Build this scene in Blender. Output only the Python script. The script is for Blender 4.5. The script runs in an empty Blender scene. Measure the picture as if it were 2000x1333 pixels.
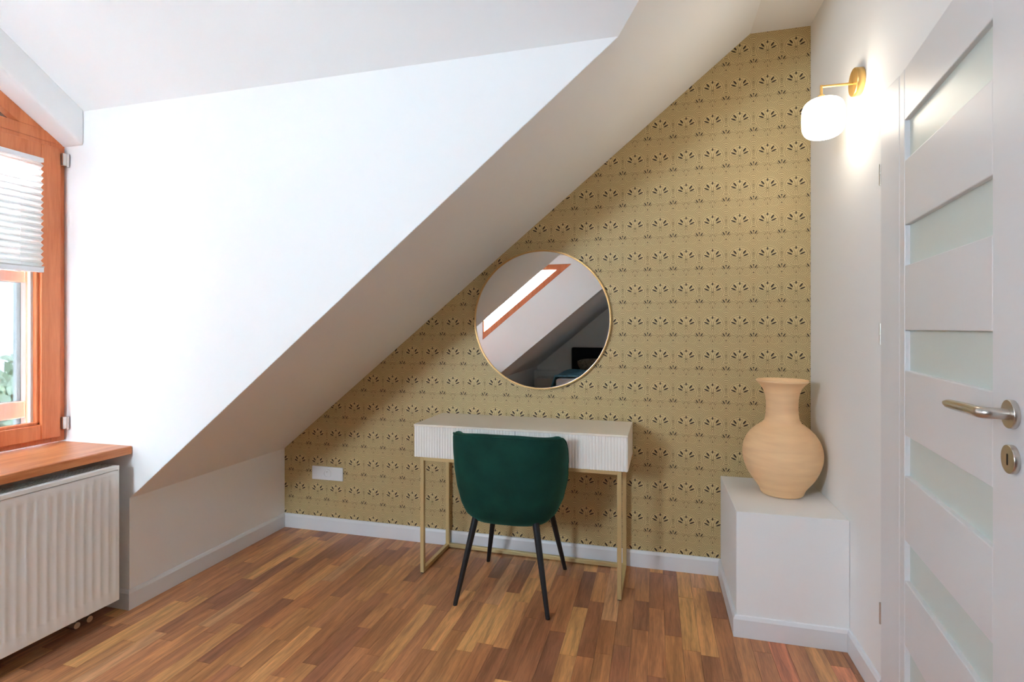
import bpy, bmesh, math, random
from mathutils import Vector, Matrix, noise
random.seed(7)
h = 1.25                                   # eye height; the room is measured in multiples of it
sc = bpy.context.scene
COL = sc.collection

# ------------------------------------------------------------------ camera, sky, exposure
YAW = 15.1
cam_d = bpy.data.cameras.new('camera')
cam_d.sensor_width = 36.0
cam_d.lens = 1038.0 * 36.0 / 2000.0
cam_d.shift_y = -25.5 / 2000.0
cam_d.clip_start = 0.02
cam = bpy.data.objects.new('camera', cam_d)
COL.objects.link(cam)
cam.location = (0, 0, h)
cam.rotation_euler = (math.radians(90), 0, math.radians(YAW))
sc.camera = cam

world = bpy.data.worlds.new('sky')
sc.world = world
world.use_nodes = True
bg = world.node_tree.nodes['Background']
bg.inputs['Color'].default_value = (0.66, 0.84, 1.0, 1)     # even white overcast
bg.inputs['Strength'].default_value = 16.0

vs = sc.view_settings
vs.view_transform = 'Standard'
vs.look = 'None'
vs.gamma = 1.0
vs.use_curve_mapping = False
vs.exposure = 2.3
cy = sc.cycles
cy.max_bounces = 8; cy.diffuse_bounces = 6; cy.glossy_bounces = 3; cy.transmission_bounces = 2
cy.caustics_reflective = False; cy.caustics_refractive = False
cy.use_light_tree = False

# room measures
XK = -1.806 * h      # knee wall
XW = -2.1025 * h     # window inner face
XH = -2.02 * h       # header over the window
XR = 0.581 * h       # right wall
XF = 0.364 * h       # where the slope meets the flat ceiling
YB = 2.29 * h        # papered end wall
YN = 1.472 * h       # near cheek of the dormer
YC = -1.20 * h       # far cheek of the dormer
YE = -3.67 * h       # end wall behind the camera
ZK = 0.393 * h
ZC = 2.172 * h
ZD = 1.793 * h       # dormer eaves
SL = (ZC - ZK) / (XF - XK)
DS = 0.645           # dormer ceiling slope
XV = XK + (ZD - ZK) / SL
DY = (ZC - ZD) / DS
ZS = 0.582 * h       # top of window board
TH = 0.2
XO = -2.38 * h       # outside of window wall

# daylight portals in the glazing
def portal(name, loc, rot, sx, sy):
    d = bpy.data.lights.new(name, 'AREA')
    d.shape = 'RECTANGLE'; d.size = sx; d.size_y = sy; d.energy = 1
    d.cycles.is_portal = True
    o = bpy.data.objects.new(name, d); COL.objects.link(o)
    o.location = loc; o.rotation_euler = rot
portal('window_portal', (XW - 0.16, (YN + YC) / 2, 1.32 * h), (0, math.radians(-90), 0), 1.5 * h, (YN - YC))
portal('side_window_portal', (-1.4 * h, YC - 0.12, 1.3 * h), (math.radians(90), 0, 0), 1.05 * h, 0.9 * h)

# ------------------------------------------------------------------ node helpers
class E:
    """tiny expression builder for shader maths"""
    nt = None
    def __init__(s, v): s.v = v
    @staticmethod
    def op(o, *a, clamp=False):
        n = E.nt.nodes.new('ShaderNodeMath'); n.operation = o; n.use_clamp = clamp
        for i, x in enumerate(a):
            x = x.v if isinstance(x, E) else x
            if isinstance(x, (int, float)): n.inputs[i].default_value = x
            else: E.nt.links.new(x, n.inputs[i])
        return E(n.outputs[0])
    def __add__(s, o): return E.op('ADD', s, o)
    __radd__ = __add__
    def __sub__(s, o): return E.op('SUBTRACT', s, o)
    def __rsub__(s, o): return E.op('SUBTRACT', o, s)
    def __mul__(s, o): return E.op('MULTIPLY', s, o)
    __rmul__ = __mul__
    def __truediv__(s, o): return E.op('DIVIDE', s, o)

def new_mat(name):
    m = bpy.data.materials.new(name); m.use_nodes = True
    nt = m.node_tree
    return m, nt, nt.nodes['Principled BSDF']

def rgb(r, g, b):
    f = lambda c: (c / 255 / 12.92) if c / 255 <= 0.04045 else ((c / 255 + 0.055) / 1.055) ** 2.4
    return (f(r), f(g), f(b), 1)

def plain(name, col, rough=0.6, metal=0.0, spec=0.5, bump=0.0, bscale=60, vary=0.0, vscale=(4, 4, 4), sheen=0.0, aniso=0):
    m, nt, p = new_mat(name)
    p.inputs['Base Color'].default_value = col
    p.inputs['Roughness'].default_value = rough
    p.inputs['Metallic'].default_value = metal
    p.inputs['Specular IOR Level'].default_value = spec
    if sheen:
        p.inputs['Sheen Weight'].default_value = sheen
        p.inputs['Sheen Roughness'].default_value = 0.35
        p.inputs['Sheen Tint'].default_value = (min(1, col[0] * 6 + .02), min(1, col[1] * 5 + .05), min(1, col[2] * 5 + .05), 1)
    if vary or bump:
        tc = nt.nodes.new('ShaderNodeTexCoord')
        mp = nt.nodes.new('ShaderNodeMapping'); mp.inputs['Scale'].default_value = vscale
        nt.links.new(tc.outputs['Object'], mp.inputs['Vector'])
    if vary:
        n = nt.nodes.new('ShaderNodeTexNoise'); n.inputs['Scale'].default_value = 1.0; n.inputs['Detail'].default_value = 5
        nt.links.new(mp.outputs[0], n.inputs['Vector'])
        r = nt.nodes.new('ShaderNodeValToRGB')
        r.color_ramp.elements[0].position = 0.3; r.color_ramp.elements[1].position = 0.7
        r.color_ramp.elements[0].color = tuple(c * (1 - vary) for c in col[:3]) + (1,)
        r.color_ramp.elements[1].color = tuple(min(1, c * (1 + vary)) for c in col[:3]) + (1,)
        nt.links.new(n.outputs['Fac'], r.inputs['Fac'])
        nt.links.new(r.outputs[0], p.inputs['Base Color'])
    if bump:
        n2 = nt.nodes.new('ShaderNodeTexNoise'); n2.inputs['Scale'].default_value = bscale; n2.inputs['Detail'].default_value = 3
        nt.links.new(tc.outputs['Object'], n2.inputs['Vector'])
        b = nt.nodes.new('ShaderNodeBump'); b.inputs['Strength'].default_value = bump; b.inputs['Distance'].default_value = 0.002
        nt.links.new(n2.outputs['Fac'], b.inputs['Height'])
        nt.links.new(b.outputs[0], p.inputs['Normal'])
    return m

def glass_mat(name, tint, gloss=0.06, rough=0.0):
    m = bpy.data.materials.new(name); m.use_nodes = True
    nt = m.node_tree; nt.nodes.clear()
    out = nt.nodes.new('ShaderNodeOutputMaterial')
    tr = nt.nodes.new('ShaderNodeBsdfTransparent'); tr.inputs[0].default_value = tint
    gl = nt.nodes.new('ShaderNodeBsdfGlossy'); gl.inputs['Roughness'].default_value = rough
    mx = nt.nodes.new('ShaderNodeMixShader'); mx.inputs[0].default_value = gloss
    nt.links.new(tr.outputs[0], mx.inputs[1]); nt.links.new(gl.outputs[0], mx.inputs[2])
    nt.links.new(mx.outputs[0], out.inputs[0])
    return m

def wood_mat(name, c1, c2, scale=(30, 2, 30), rough=0.4, use_obj_color=False, island=False):
    m, nt, p = new_mat(name)
    L = nt.links
    geo = nt.nodes.new('ShaderNodeNewGeometry')
    mp = nt.nodes.new('ShaderNodeMapping'); mp.inputs['Scale'].default_value = scale
    L.new(geo.outputs['Position'], mp.inputs['Vector'])
    if use_obj_color:
        oi = nt.nodes.new('ShaderNodeObjectInfo')
        cb = nt.nodes.new('ShaderNodeCombineXYZ')
        mu = nt.nodes.new('ShaderNodeMath'); mu.operation = 'MULTIPLY'; mu.inputs[1].default_value = 57
        src = geo.outputs['Random Per Island'] if island else oi.outputs['Random']
        L.new(src, mu.inputs[0]); L.new(mu.outputs[0], cb.inputs[0]); L.new(mu.outputs[0], cb.inputs[2])
        L.new(cb.outputs[0], mp.inputs['Location'])
    n1 = nt.nodes.new('ShaderNodeTexNoise'); n1.inputs['Scale'].default_value = 1; n1.inputs['Detail'].default_value = 6
    n1.inputs['Distortion'].default_value = 0.9
    L.new(mp.outputs[0], n1.inputs['Vector'])
    mp2 = nt.nodes.new('ShaderNodeMapping'); mp2.inputs['Scale'].default_value = (7, 7, 7)
    L.new(mp.outputs[0], mp2.inputs['Vector'])
    n2 = nt.nodes.new('ShaderNodeTexNoise'); n2.inputs['Scale'].default_value = 1; n2.inputs['Detail'].default_value = 3
    L.new(mp2.outputs[0], n2.inputs['Vector'])
    ad = nt.nodes.new('ShaderNodeMath'); ad.operation = 'MULTIPLY_ADD'; ad.inputs[1].default_value = 0.45; ad.inputs[2].default_value = -0.22
    L.new(n2.outputs['Fac'], ad.inputs[0])
    sm = nt.nodes.new('ShaderNodeMath'); sm.operation = 'ADD'
    L.new(n1.outputs['Fac'], sm.inputs[0]); L.new(ad.outputs[0], sm.inputs[1])
    if use_obj_color:
        rp = nt.nodes.new('ShaderNodeValToRGB')
        rp.color_ramp.elements[0].position = 0.3; rp.color_ramp.elements[0].color = (0.60, 0.56, 0.54, 1)
        rp.color_ramp.elements[1].position = 0.68; rp.color_ramp.elements[1].color = (1.16, 1.15, 1.12, 1)
        L.new(sm.outputs[0], rp.inputs['Fac'])
        mx = nt.nodes.new('ShaderNodeMix'); mx.data_type = 'RGBA'; mx.blend_type = 'MULTIPLY'; mx.inputs['Factor'].default_value = 1
        if island:
            r2 = nt.nodes.new('ShaderNodeValToRGB'); r2.color_ramp.interpolation = 'CONSTANT'
            els = r2.color_ramp.elements
            for i, c in enumerate(PALETTE):
                e = els[i] if i < 2 else els.new(i / len(PALETTE))
                e.position = i / len(PALETTE); e.color = c
            L.new(geo.outputs['Random Per Island'], r2.inputs['Fac'])
            L.new(r2.outputs[0], mx.inputs[6])
        else:
            L.new(oi.outputs['Color'], mx.inputs[6])
        L.new(rp.outputs[0], mx.inputs[7])
        L.new(mx.outputs[2], p.inputs['Base Color'])
    else:
        rp = nt.nodes.new('ShaderNodeValToRGB')
        rp.color_ramp.elements[0].position = 0.3; rp.color_ramp.elements[0].color = c1
        rp.color_ramp.elements[1].position = 0.7; rp.color_ramp.elements[1].color = c2
        L.new(sm.outputs[0], rp.inputs['Fac']); L.new(rp.outputs[0], p.inputs['Base Color'])
    p.inputs['Roughness'].default_value = rough
    b = nt.nodes.new('ShaderNodeBump'); b.inputs['Strength'].default_value = 0.08; b.inputs['Distance'].default_value = 0.001
    L.new(n2.outputs['Fac'], b.inputs['Height']); L.new(b.outputs[0], p.inputs['Normal'])
    return m

PALETTE = [rgb(*c) for c in ((172, 116, 76), (184, 128, 84), (146, 96, 68), (206, 152, 98), (176, 120, 82), (156, 102, 72),
                             (190, 136, 88), (136, 88, 66), (214, 162, 102), (178, 124, 78), (166, 112, 76), (198, 150, 108))]

def wallpaper_mat():
    m, nt, p = new_mat('gold_wallpaper')
    E.nt = nt
    W = 0.1021 * h; HC = 0.1362 * h
    geo = nt.nodes.new('ShaderNodeNewGeometry')
    sep = nt.nodes.new('ShaderNodeSeparateXYZ'); nt.links.new(geo.outputs['Position'], sep.inputs[0])
    X, Z = E(sep.outputs[0]), E(sep.outputs[2])
    R = HC / W
    x = E.op('FRACT', (X - 0.1216 * h) / W + 100.5) - 0.5
    # fan dot sits at y = 0.33; cell runs y = -0.80 .. R-0.80
    y = E.op('FRACT', (Z - 1.178 * h) / HC + (100 + (0.33 + 0.80) / R)) * R - 0.80
    ax = E.op('ABSOLUTE', x)
    bx = 0.5 - ax
    def ell(px, cx, cy, ang, a, b, k=5.0):
        c, s = math.cos(math.radians(ang)), math.sin(math.radians(ang))
        dx, dy = px - cx, y - cy
        u = (dx * (c / a)) + (dy * (s / a))
        v = (dx * (-s / b)) + (dy * (c / b))
        return E.op('MULTIPLY', 1.0 - (u * u + v * v), k, clamp=True)
    def union(l):
        r = l[0]
        for e in l[1:]: r = E.op('MAXIMUM', r, e)
        return r
    dark = union([
        ell(ax, 0, .33, 90, .062, .027), ell(ax, .175, .225, 50, .095, .033), ell(ax, .225, .112, 24, .108, .029),
        ell(ax, .05, .32, 80, .03, .009),
        ell(bx, 0, -.585, 90, .024, .02), ell(ax, 0, .0, 90, .035, .012),
        ell(bx, .085, -.355, 58, .085, .022), ell(bx, 0, -.29, 90, .035, .022)])
    mid = union([
        ell(bx, .13, -.40, 42, .06, .014), ell(bx, 0, -.36, 90, .09, .012),
        ell(ax, 0, -.385, 90, .05, .012), ell(ax, .06, -.41, 52, .05, .011), ell(ax, .10, -.45, 30, .04, .010),
        ell(ax, .032, .06, 90, .12, .008), ell(ax, 0, -.62, 90, .03, .014),
        ell(bx, .02, .13, 90, .10, .008), ell(bx, 0, .0, 90, .02, .012), ell(bx, 0, .3, 90, .02, .012)])
    def dist(px, cx, cy, sx=1.0, sy=1.0):
        dx, dy = (px - cx) * sx, (y - cy) * sy
        return E.op('SQRT', dx * dx + dy * dy), dx, dy
    dF, fx, fy = dist(ax, 0, .03)
    dS, sx_, sy_ = dist(ax, .24, -.54, 1.0, 1.1)
    dQ, _, _ = dist(bx, 0, .18, 1.5, .75)
    dP, _, _ = dist(bx, 0, -.40, 1.2, .9)
    sp = E.op('ARCTAN2', sy_, sx_) * (1 / (2 * math.pi))
    FR = 1 / 0.054
    def lines(d, thr=-0.05, k=1.4):
        return E.op('MULTIPLY', E.op('SINE', d * (2 * math.pi * FR)) - thr, k, clamp=True)
    lF, lS, lQ, lP = lines(dF), lines(dS + sp * 0.054), lines(dQ), lines(dP)
    def inside(d, r): return E.op('LESS_THAN', d, r)
    iS = inside(dS, .175); iF = inside(dF, .43)
    iQ = E.op('LESS_THAN', dQ, dP)
    base = lQ * iQ + lP * (1 - iQ)
    base = lF * iF + base * (1 - iF)
    base = lS * iS + base * (1 - iS)
    # ripples either side of the stem, rays between the leaves
    dR, _, _ = dist(ax, .20, -.24, 1.0, 0.95)
    lR = lines(dR)
    low = E.op('MULTIPLY', inside(dF, .36), E.op('LESS_THAN', y, .05))
    base = lR * low + base * (1 - low)
    fan = E.op('MULTIPLY', inside(dF, .355), E.op('GREATER_THAN', y, .05))
    th_ = E.op('ARCTAN2', fy, fx)
    def ray(a0, w):
        d = E.op('ABSOLUTE', th_ - math.radians(a0)) * dF
        return E.op('MULTIPLY', 1 - d / w, 2.0, clamp=True)
    rays = union([ray(7, .012), ray(37, .012), ray(70, .012)])
    rays = rays * E.op('GREATER_THAN', dF, .10)
    base = rays * 0.8 * fan + base * (1 - fan)
    stem = E.op('MULTIPLY', 1 - E.op('ABSOLUTE', ax - .035) / .010, 2.0, clamp=True)
    stem = stem * E.op('LESS_THAN', E.op('ABSOLUTE', y - .0), .17)
    # crossing ogee bands between fans and spirals
    og = E.op('ABSOLUTE', ax * 0.80 + y * 0.60 - (-.10))
    ogl = E.op('MULTIPLY', 1 - E.op('ABSOLUTE', og - .022) / .011, 2.0, clamp=True)
    ogm = E.op('MULTIPLY', 1 - inside(dF, .40), E.op('MULTIPLY', 1 - iS, E.op('GREATER_THAN', y, -.62)))
    base = E.op('MAXIMUM', base * (1 - 0.9 * E.op('LESS_THAN', og, .034) * ogm), ogl * ogm)
    line = E.op('MAXIMUM', base * 0.68, E.op('MAXIMUM', mid * 0.9, stem * 0.7))
    def mixc(f, a, b):
        n = nt.nodes.new('ShaderNodeMix'); n.data_type = 'RGBA'
        nt.links.new(f.v, n.inputs[0])
        for i, c in ((6, a), (7, b)):
            if isinstance(c, tuple): n.inputs[i].default_value = c
            else: nt.links.new(c, n.inputs[i])
        return n.outputs[2]
    c = mixc(line, GOLD, GOLD_LINE)
    c = mixc(dark, c, GOLD_DARK)
    nt.links.new(c, p.inputs['Base Color'])
    p.inputs['Metallic'].default_value = 0.1
    p.inputs['Roughness'].default_value = 0.5
    return m
GOLD = rgb(214, 190, 138); GOLD_LINE = rgb(112, 86, 50); GOLD_DARK = rgb(48, 31, 14)

def lamp_glow():
    m, nt, p = new_mat('opal_glass_lit')
    p.inputs['Base Color'].default_value = (.9, .88, .84, 1)
    p.inputs['Roughness'].default_value = 0.25
    p.inputs['Emission Color'].default_value = (1.0, 0.89, 0.72, 1)
    p.inputs['Emission Strength'].default_value = 2.5
    return m

M = {}
M['paint'] = plain('white_wall_paint', (.92, .915, .905, 1), 0.85, bump=0.03, bscale=180, spec=.3)
M['trim'] = plain('white_lacquer', (.82, .83, .85, 1), 0.35)
M['door'] = plain('white_door_foil', (.80, .80, .81, 1), 0.42)
M['radiator'] = plain('radiator_enamel', (.90, .885, .85, 1), 0.3)
M['dark'] = plain('dark_recess', rgb(30, 28, 26), 0.7)
M['grille'] = plain('grille_steel', (.55, .54, .51, 1), 0.45)
M['frosted'] = None
M['wood'] = wood_mat('orange_stained_pine', rgb(206, 112, 62), rgb(224, 134, 84), (26, 26, 2.2), 0.4)
M['sill'] = wood_mat('orange_window_board_oak', rgb(186, 104, 54), rgb(218, 144, 92), (26, 2.2, 26), 0.36)
M['outer'] = wood_mat('washed_out_outer_timber', rgb(236, 206, 192), rgb(244, 222, 212), (26, 26, 2.2), 0.5)  # glare wash-out put into the timber colour
M['plank'] = wood_mat('merbau_plank', None, None, (34, 2.6, 34), 0.33, True)
M['plank_stuff'] = wood_mat('merbau_planks_far', None, None, (34, 2.6, 34), 0.33, True, True)
M['paper'] = wallpaper_mat()
M['velvet'] = plain('green_velvet', rgb(15, 58, 48), 0.8, spec=.2, sheen=0.7, vary=.25, vscale=(9, 9, 9), bump=.15, bscale=300)
M['black'] = plain('black_powder_coat', rgb(22, 22, 26), 0.4)
M['gold'] = plain('brushed_pale_gold', rgb(214, 190, 138), 0.42, metal=.55)
M['brass'] = plain('brushed_brass', rgb(228, 184, 112), 0.32, metal=.75, vary=.08, vscale=(3, 60, 3))
M['rim'] = plain('mirror_rim_brass', rgb(214, 170, 110), 0.35, metal=.7)
M['mirror'] = plain('mirror_silver', (.86, .87, .87, 1), 0.0, metal=1.0)
M['desk'] = plain('cream_lacquer', rgb(238, 228, 212), 0.45)
M['flute'] = plain('cream_lacquer_lit', rgb(242, 238, 230), 0.45)  # same lacquer as the desktop, coloured lighter as the better-lit face
M['steel'] = plain('brushed_steel', (.62, .58, .53, 1), 0.28, metal=1.0)
M['steel_dark'] = plain('keyhole_black', rgb(14, 13, 12), 0.6)
M['terracotta'] = plain('pale_terracotta', rgb(252, 206, 158), 0.85, vary=.09, vscale=(5, 5, 34), bump=.12, bscale=70, spec=.2)
M['glass'] = glass_mat('dimmed_window_glass', (.16, .164, .164, 1), 0.05)  # dark tint added to cut daylight through the main window
M['outer_glass'] = glass_mat('dimmed_outer_glass', (.16, .164, .164, 1), 0.03)  # tint added here to hold back daylight at the near sash
M['side_glass'] = glass_mat('side_window_glass', (.97, .98, .98, 1), 0.03)
M['plastic'] = plain('white_plastic', (.84, .84, .85, 1), 0.3)
M['lamp'] = lamp_glow()
M['navy'] = plain('navy_upholstery', rgb(16, 24, 38), 0.85)
M['bed_grey'] = plain('bed_base_grey', rgb(120, 116, 112), .8)
M['sheet'] = plain('white_sheet', (.8, .8, .8, 1), .9)
M['teal'] = plain('teal_blanket', rgb(110, 172, 200), .9, vary=.3, vscale=(12, 12, 12))
M['pattern'] = plain('patterned_cotton', rgb(160, 140, 118), .9, vary=.55, vscale=(22, 22, 22))
M['cabinet'] = plain('white_cabinet', (.72, .70, .67, 1), .5)
M['leaf'] = plain('washed_out_leaf', rgb(196, 206, 180), .8, vary=.3, vscale=(2, 2, 2))  # pale overexposed look put into the leaf colour
M['bark'] = plain('tree_bark', rgb(104, 88, 72), .9)
M['grass'] = plain('garden_grass', rgb(190, 196, 170), .95, vary=.2)
# frosted door glass: a satin sheet
M['frosted'] = plain('satin_glass', rgb(216, 225, 220), 0.4)
def blind_mat():
    m = bpy.data.materials.new('pleated_blind_fabric'); m.use_nodes = True
    nt = m.node_tree; nt.nodes.clear()
    out = nt.nodes.new('ShaderNodeOutputMaterial')
    d = nt.nodes.new('ShaderNodeBsdfDiffuse'); d.inputs[0].default_value = (.82, .81, .78, 1)
    t = nt.nodes.new('ShaderNodeBsdfTranslucent'); t.inputs[0].default_value = (.8, .79, .76, 1)
    mx = nt.nodes.new('ShaderNodeMixShader'); mx.inputs[0].default_value = .60
    nt.links.new(d.outputs[0], mx.inputs[1]); nt.links.new(t.outputs[0], mx.inputs[2]); nt.links.new(mx.outputs[0], out.inputs[0])
    return m
M['blind'] = blind_mat()

# ------------------------------------------------------------------ mesh helpers
class MB:
    def __init__(s): s.v = []; s.f = []
    def add(s, vs_, fs):
        o = len(s.v); s.v += [tuple(v) for v in vs_]; s.f += [tuple(i + o for i in f) for f in fs]; return s
    def box(s, x0, x1, y0, y1, z0, z1):
        x0, x1 = min(x0, x1), max(x0, x1); y0, y1 = min(y0, y1), max(y0, y1); z0, z1 = min(z0, z1), max(z0, z1)
        v = [(x, y, z) for z in (z0, z1) for y in (y0, y1) for x in (x0, x1)]
        return s.add(v, [(0, 2, 3, 1), (4, 5, 7, 6), (0, 1, 5, 4), (2, 6, 7, 3), (0, 4, 6, 2), (1, 3, 7, 5)])
    def prism(s, pts, off):
        n = len(pts); off = Vector(off)
        v = [Vector(p) for p in pts]; v2 = [p + off for p in v]
        f = [tuple(range(n)), tuple(reversed(range(n, 2 * n)))]
        f += [(i, i + n, (i + 1) % n + n, (i + 1) % n) for i in range(n)]
        return s.add(v + v2, f)
    def tube(s, path, r, n=12, caps=True):
        path = [Vector(p) for p in path]
        rs = r if isinstance(r, (list, tuple)) else [r] * len(path)
        rings = []; up = None
        for i, p in enumerate(path):
            a = path[max(i - 1, 0)]; b = path[min(i + 1, len(path) - 1)]
            t = (b - a).normalized()
            if up is None:
                up = Vector((0, 0, 1)) if abs(t.z) < .9 else Vector((1, 0, 0))
            u = (up - t * up.dot(t)).normalized(); w = t.cross(u); up = u
            rings.append([p + (u * math.cos(k * 2 * math.pi / n) + w * math.sin(k * 2 * math.pi / n)) * rs[i] for k in range(n)])
        v = [q for rg in rings for q in rg]; f = []
        for i in range(len(path) - 1):
            for k in range(n):
                k2 = (k + 1) % n
                f.append((i * n + k, i * n + k2, (i + 1) * n + k2, (i + 1) * n + k))
        if caps:
            f.append(tuple(reversed(range(n)))); f.append(tuple(range((len(path) - 1) * n, len(path) * n)))
        return s.add(v, f)
    def lathe(s, prof, n=48, c=(0, 0, 0)):
        """profile of (r, z) about the z axis; r = 0 ends close"""
        v = []; idx = []
        for r, z in prof:
            if r < 1e-6: idx.append([len(v)]); v.append((c[0], c[1], c[2] + z))
            else:
                idx.append(list(range(len(v), len(v) + n)))
                v += [(c[0] + r * math.cos(2 * math.pi * k / n), c[1] + r * math.sin(2 * math.pi * k / n), c[2] + z) for k in range(n)]
        f = []
        for a, b in zip(idx, idx[1:]):
            for k in range(n):
                k2 = (k + 1) % n
                if len(a) == 1: f.append((a[0], b[k2], b[k]))
                elif len(b) == 1: f.append((a[k], a[k2], b[0]))
                else: f.append((a[k], a[k2], b[k2], b[k]))
        return s.add(v, f)
    def build(s, name, mat, parent=None, smooth=False, bevel=0.0, loc=None, rot=None, seg=2, angle=40):
        me = bpy.data.meshes.new(name); me.from_pydata(s.v, [], s.f)
        bm = bmesh.new(); bm.from_mesh(me)
        bmesh.ops.recalc_face_normals(bm, faces=bm.faces)
        bm.to_mesh(me); bm.free()
        if smooth:
            for p in me.polygons: p.use_smooth = True
            me.set_sharp_from_angle(angle=math.radians(angle))
        me.materials.append(mat)
        o = bpy.data.objects.new(name, me); COL.objects.link(o)
        if parent: o.parent = parent
        if loc is not None: o.location = loc
        if rot is not None: o.rotation_euler = rot
        if bevel:
            b = o.modifiers.new('bevel', 'BEVEL'); b.width = bevel; b.segments = seg; b.limit_method = 'ANGLE'
        return o

def empty(name, loc=(0, 0, 0), rz=0.0):
    o = bpy.data.objects.new(name, None); COL.objects.link(o)
    o.location = loc; o.rotation_euler = (0, 0, rz); o.empty_display_size = .1
    return o
def tag(o, label, cat, group=None):
    o['label'] = label; o['category'] = cat
    if group: o['group'] = group
    return o
def struct(o, label=None):
    o['kind'] = 'structure'
    if label: o['label'] = label
    return o

# ------------------------------------------------------------------ room shell
nrm = Vector((-SL, 0, 1)).normalized()      # outward normal of the roof slope

struct(MB().prism([(XK - .2, YB, 0 - .05), (XR + .2, YB, -.05), (XR + .2, YB, ZC + .1), (XF, YB, ZC + .1), (XK - .2, YB, ZK + .08)], (0, TH, 0)).build('wall_back', M['paper']),
       'gold art deco fan wallpaper on the end wall under the slope')
struct(MB().prism([(XK, YN + .003, -.05), (XK, YB + TH, -.05), (XK, YB + TH, ZK + .03), (XK, YN + .003, ZK + .03)], (-.25, 0, 0)).build('wall_left', M['paint']), 'low white knee wall beneath the sloped ceiling')
struct(MB().prism([(XK, YE - TH, -.05), (XK, YC - .003, -.05), (XK, YC - .003, ZK + .03), (XK, YE - TH, ZK + .03)], (-.25, 0, 0)).build('wall_left', M['paint']), 'white knee wall beyond the dormer')
# right wall with door opening
YD0, YD1, ZDO = 0.892 * h, 1.4978 * h, 1.575 * h
struct(MB().prism([(XR, YE - TH, -.05), (XR, YD0, -.05), (XR, YD0, ZDO), (XR, YD1, ZDO), (XR, YD1, -.05), (XR, YB + TH, -.05), (XR, YB + TH, ZC + .1), (XR, YE - TH, ZC + .1)], (.14, 0, 0)).build('wall_right', M['paint']), 'white wall with the door and the sconce')
struct(MB().prism([(XO, YE, -.05), (XR + .2, YE, -.05), (XR + .2, YE, ZC + .1), (XO, YE, ZC + .1)], (0, -TH, 0)).build('wall_front', M['paint']), 'white end wall behind the bed')
# corridor behind the door
mb = MB()
mb.box(XR + 1.2, XR + 1.3, 0, 2.6, -.05, 2.6); mb.box(XR + .14, XR + 1.3, -.1, 0, -.05, 2.6); mb.box(XR + .14, XR + 1.3, 2.6, 2.7, -.05, 2.6)
mb.box(XR + .14, XR + 1.3, -.1, 2.7, 2.55, 2.65)
struct(mb.build('wall_corridor', M['paint']), 'white corridor walls behind the door')
# roof slope: strip beside the papered wall, running up into the corner above the dormer
def slope(ya, ye, yv):
    # ya: end wall, ye: dormer cheek, yv: where dormer ceiling reaches full height
    return MB().prism([(XK, ya, ZK), (XF, ya, ZC), (XF, yv, ZC), (XV, ye, ZD), (XK, ye, ZK)], nrm * TH)
struct(slope(YB + TH * .9, YN, YN - DY).build('ceiling_slope', M['paint']), 'white sloping ceiling beside the papered wall')
struct(slope(YE - TH * .9, YC, YC + DY).build('ceiling_slope', M['paint']), 'white sloping ceiling above the bed')
# flat ceiling
mb = MB().box(XF, XR + .14, YE - TH, YB + TH, ZC, ZC + .15).box(XO, XF, YC + DY, YN - DY, ZC, ZC + .15)
struct(mb.build('ceiling', M['paint']), 'flat white ceiling strip at the top')
# sloped dormer ceilings
struct(MB().prism([(XV, YN, ZD), (XF, YN - DY, ZC), (XO, YN - DY, ZC), (XO, YN, ZD)], (0, .0, .15)).build('ceiling_dormer', M['paint']), 'slanted white dormer ceiling over the window')
struct(MB().prism([(XV, YC, ZD), (XF, YC + DY, ZC), (XO, YC + DY, ZC), (XO, YC, ZD)], (0, .0, .15)).build('ceiling_dormer', M['paint']), 'slanted dormer ceiling on the far side')
# dormer cheeks
e = .0015
up = nrm * e
mb = MB().prism([(XO, YN - e, -.05), (XK - .0005, YN - e, -.05), (XK - .0005, YN - e, ZK), (XK + up.x, YN - e, ZK + up.z), (XV + up.x, YN - e, ZD + up.z),
                 (XV + up.x, YN - e, ZD + .2), (XO, YN - e, ZD + .2)], (0, TH, 0))
struct(mb.build('wall_dormer', M['paint']), 'bright white triangular dormer cheek wall beside the window')
# far cheek with triangular window
TX0, TX1, TZ1 = -1.90 * h, -0.88 * h, 1.70 * h
TZ0 = TZ1 - SL * (TX1 - TX0)
y = YC + e
mb = MB()
for poly in ([(XO, 0), (XK, 0), (XK, ZK), (TX0, TZ0)],
             [(XO, 0), (TX0, TZ0), (TX0, TZ1), (XO, ZD + .2)],
             [(XO, ZD + .2), (TX0, TZ1), (TX1, TZ1), (XV, ZD), (XV, ZD + .2)],
             [(TX0, TZ0), (XK, ZK), (XV, ZD), (TX1, TZ1)]):
    mb.prism([(a, y, b) for a, b in poly], (0, -.22, 0))
struct(mb.build('wall_dormer', M['paint']), 'white far dormer cheek with a triangular window')
# wall below the window and header above it
struct(MB().box(XO, XW, YC - .05, YN + .05, -.05, ZS - .03).build('wall_window', M['paint']), 'white wall below the window board')
GB = 1.666 * h                                # underside of header at the cheek
HB = ZD - GB
ZTOP = 1.86 * h                              # unseen level top of the opening, lowered to cut daylight
YT = (ZTOP - GB) / DS
mb = MB()
mb.prism([(XH, YN, GB), (XH, YN, ZD + .1), (XH, YN - DY, ZC + .1), (XH, YC + DY, ZC + .1), (XH, YC, ZD + .1), (XH, YC, GB), (XH, YC + YT, ZTOP), (XH, YN - YT, ZTOP)], (XO - XH, 0, 0))
struct(mb.build('trim_1', M['paint'], bevel=.012, seg=3), 'white gable header above the window')

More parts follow.
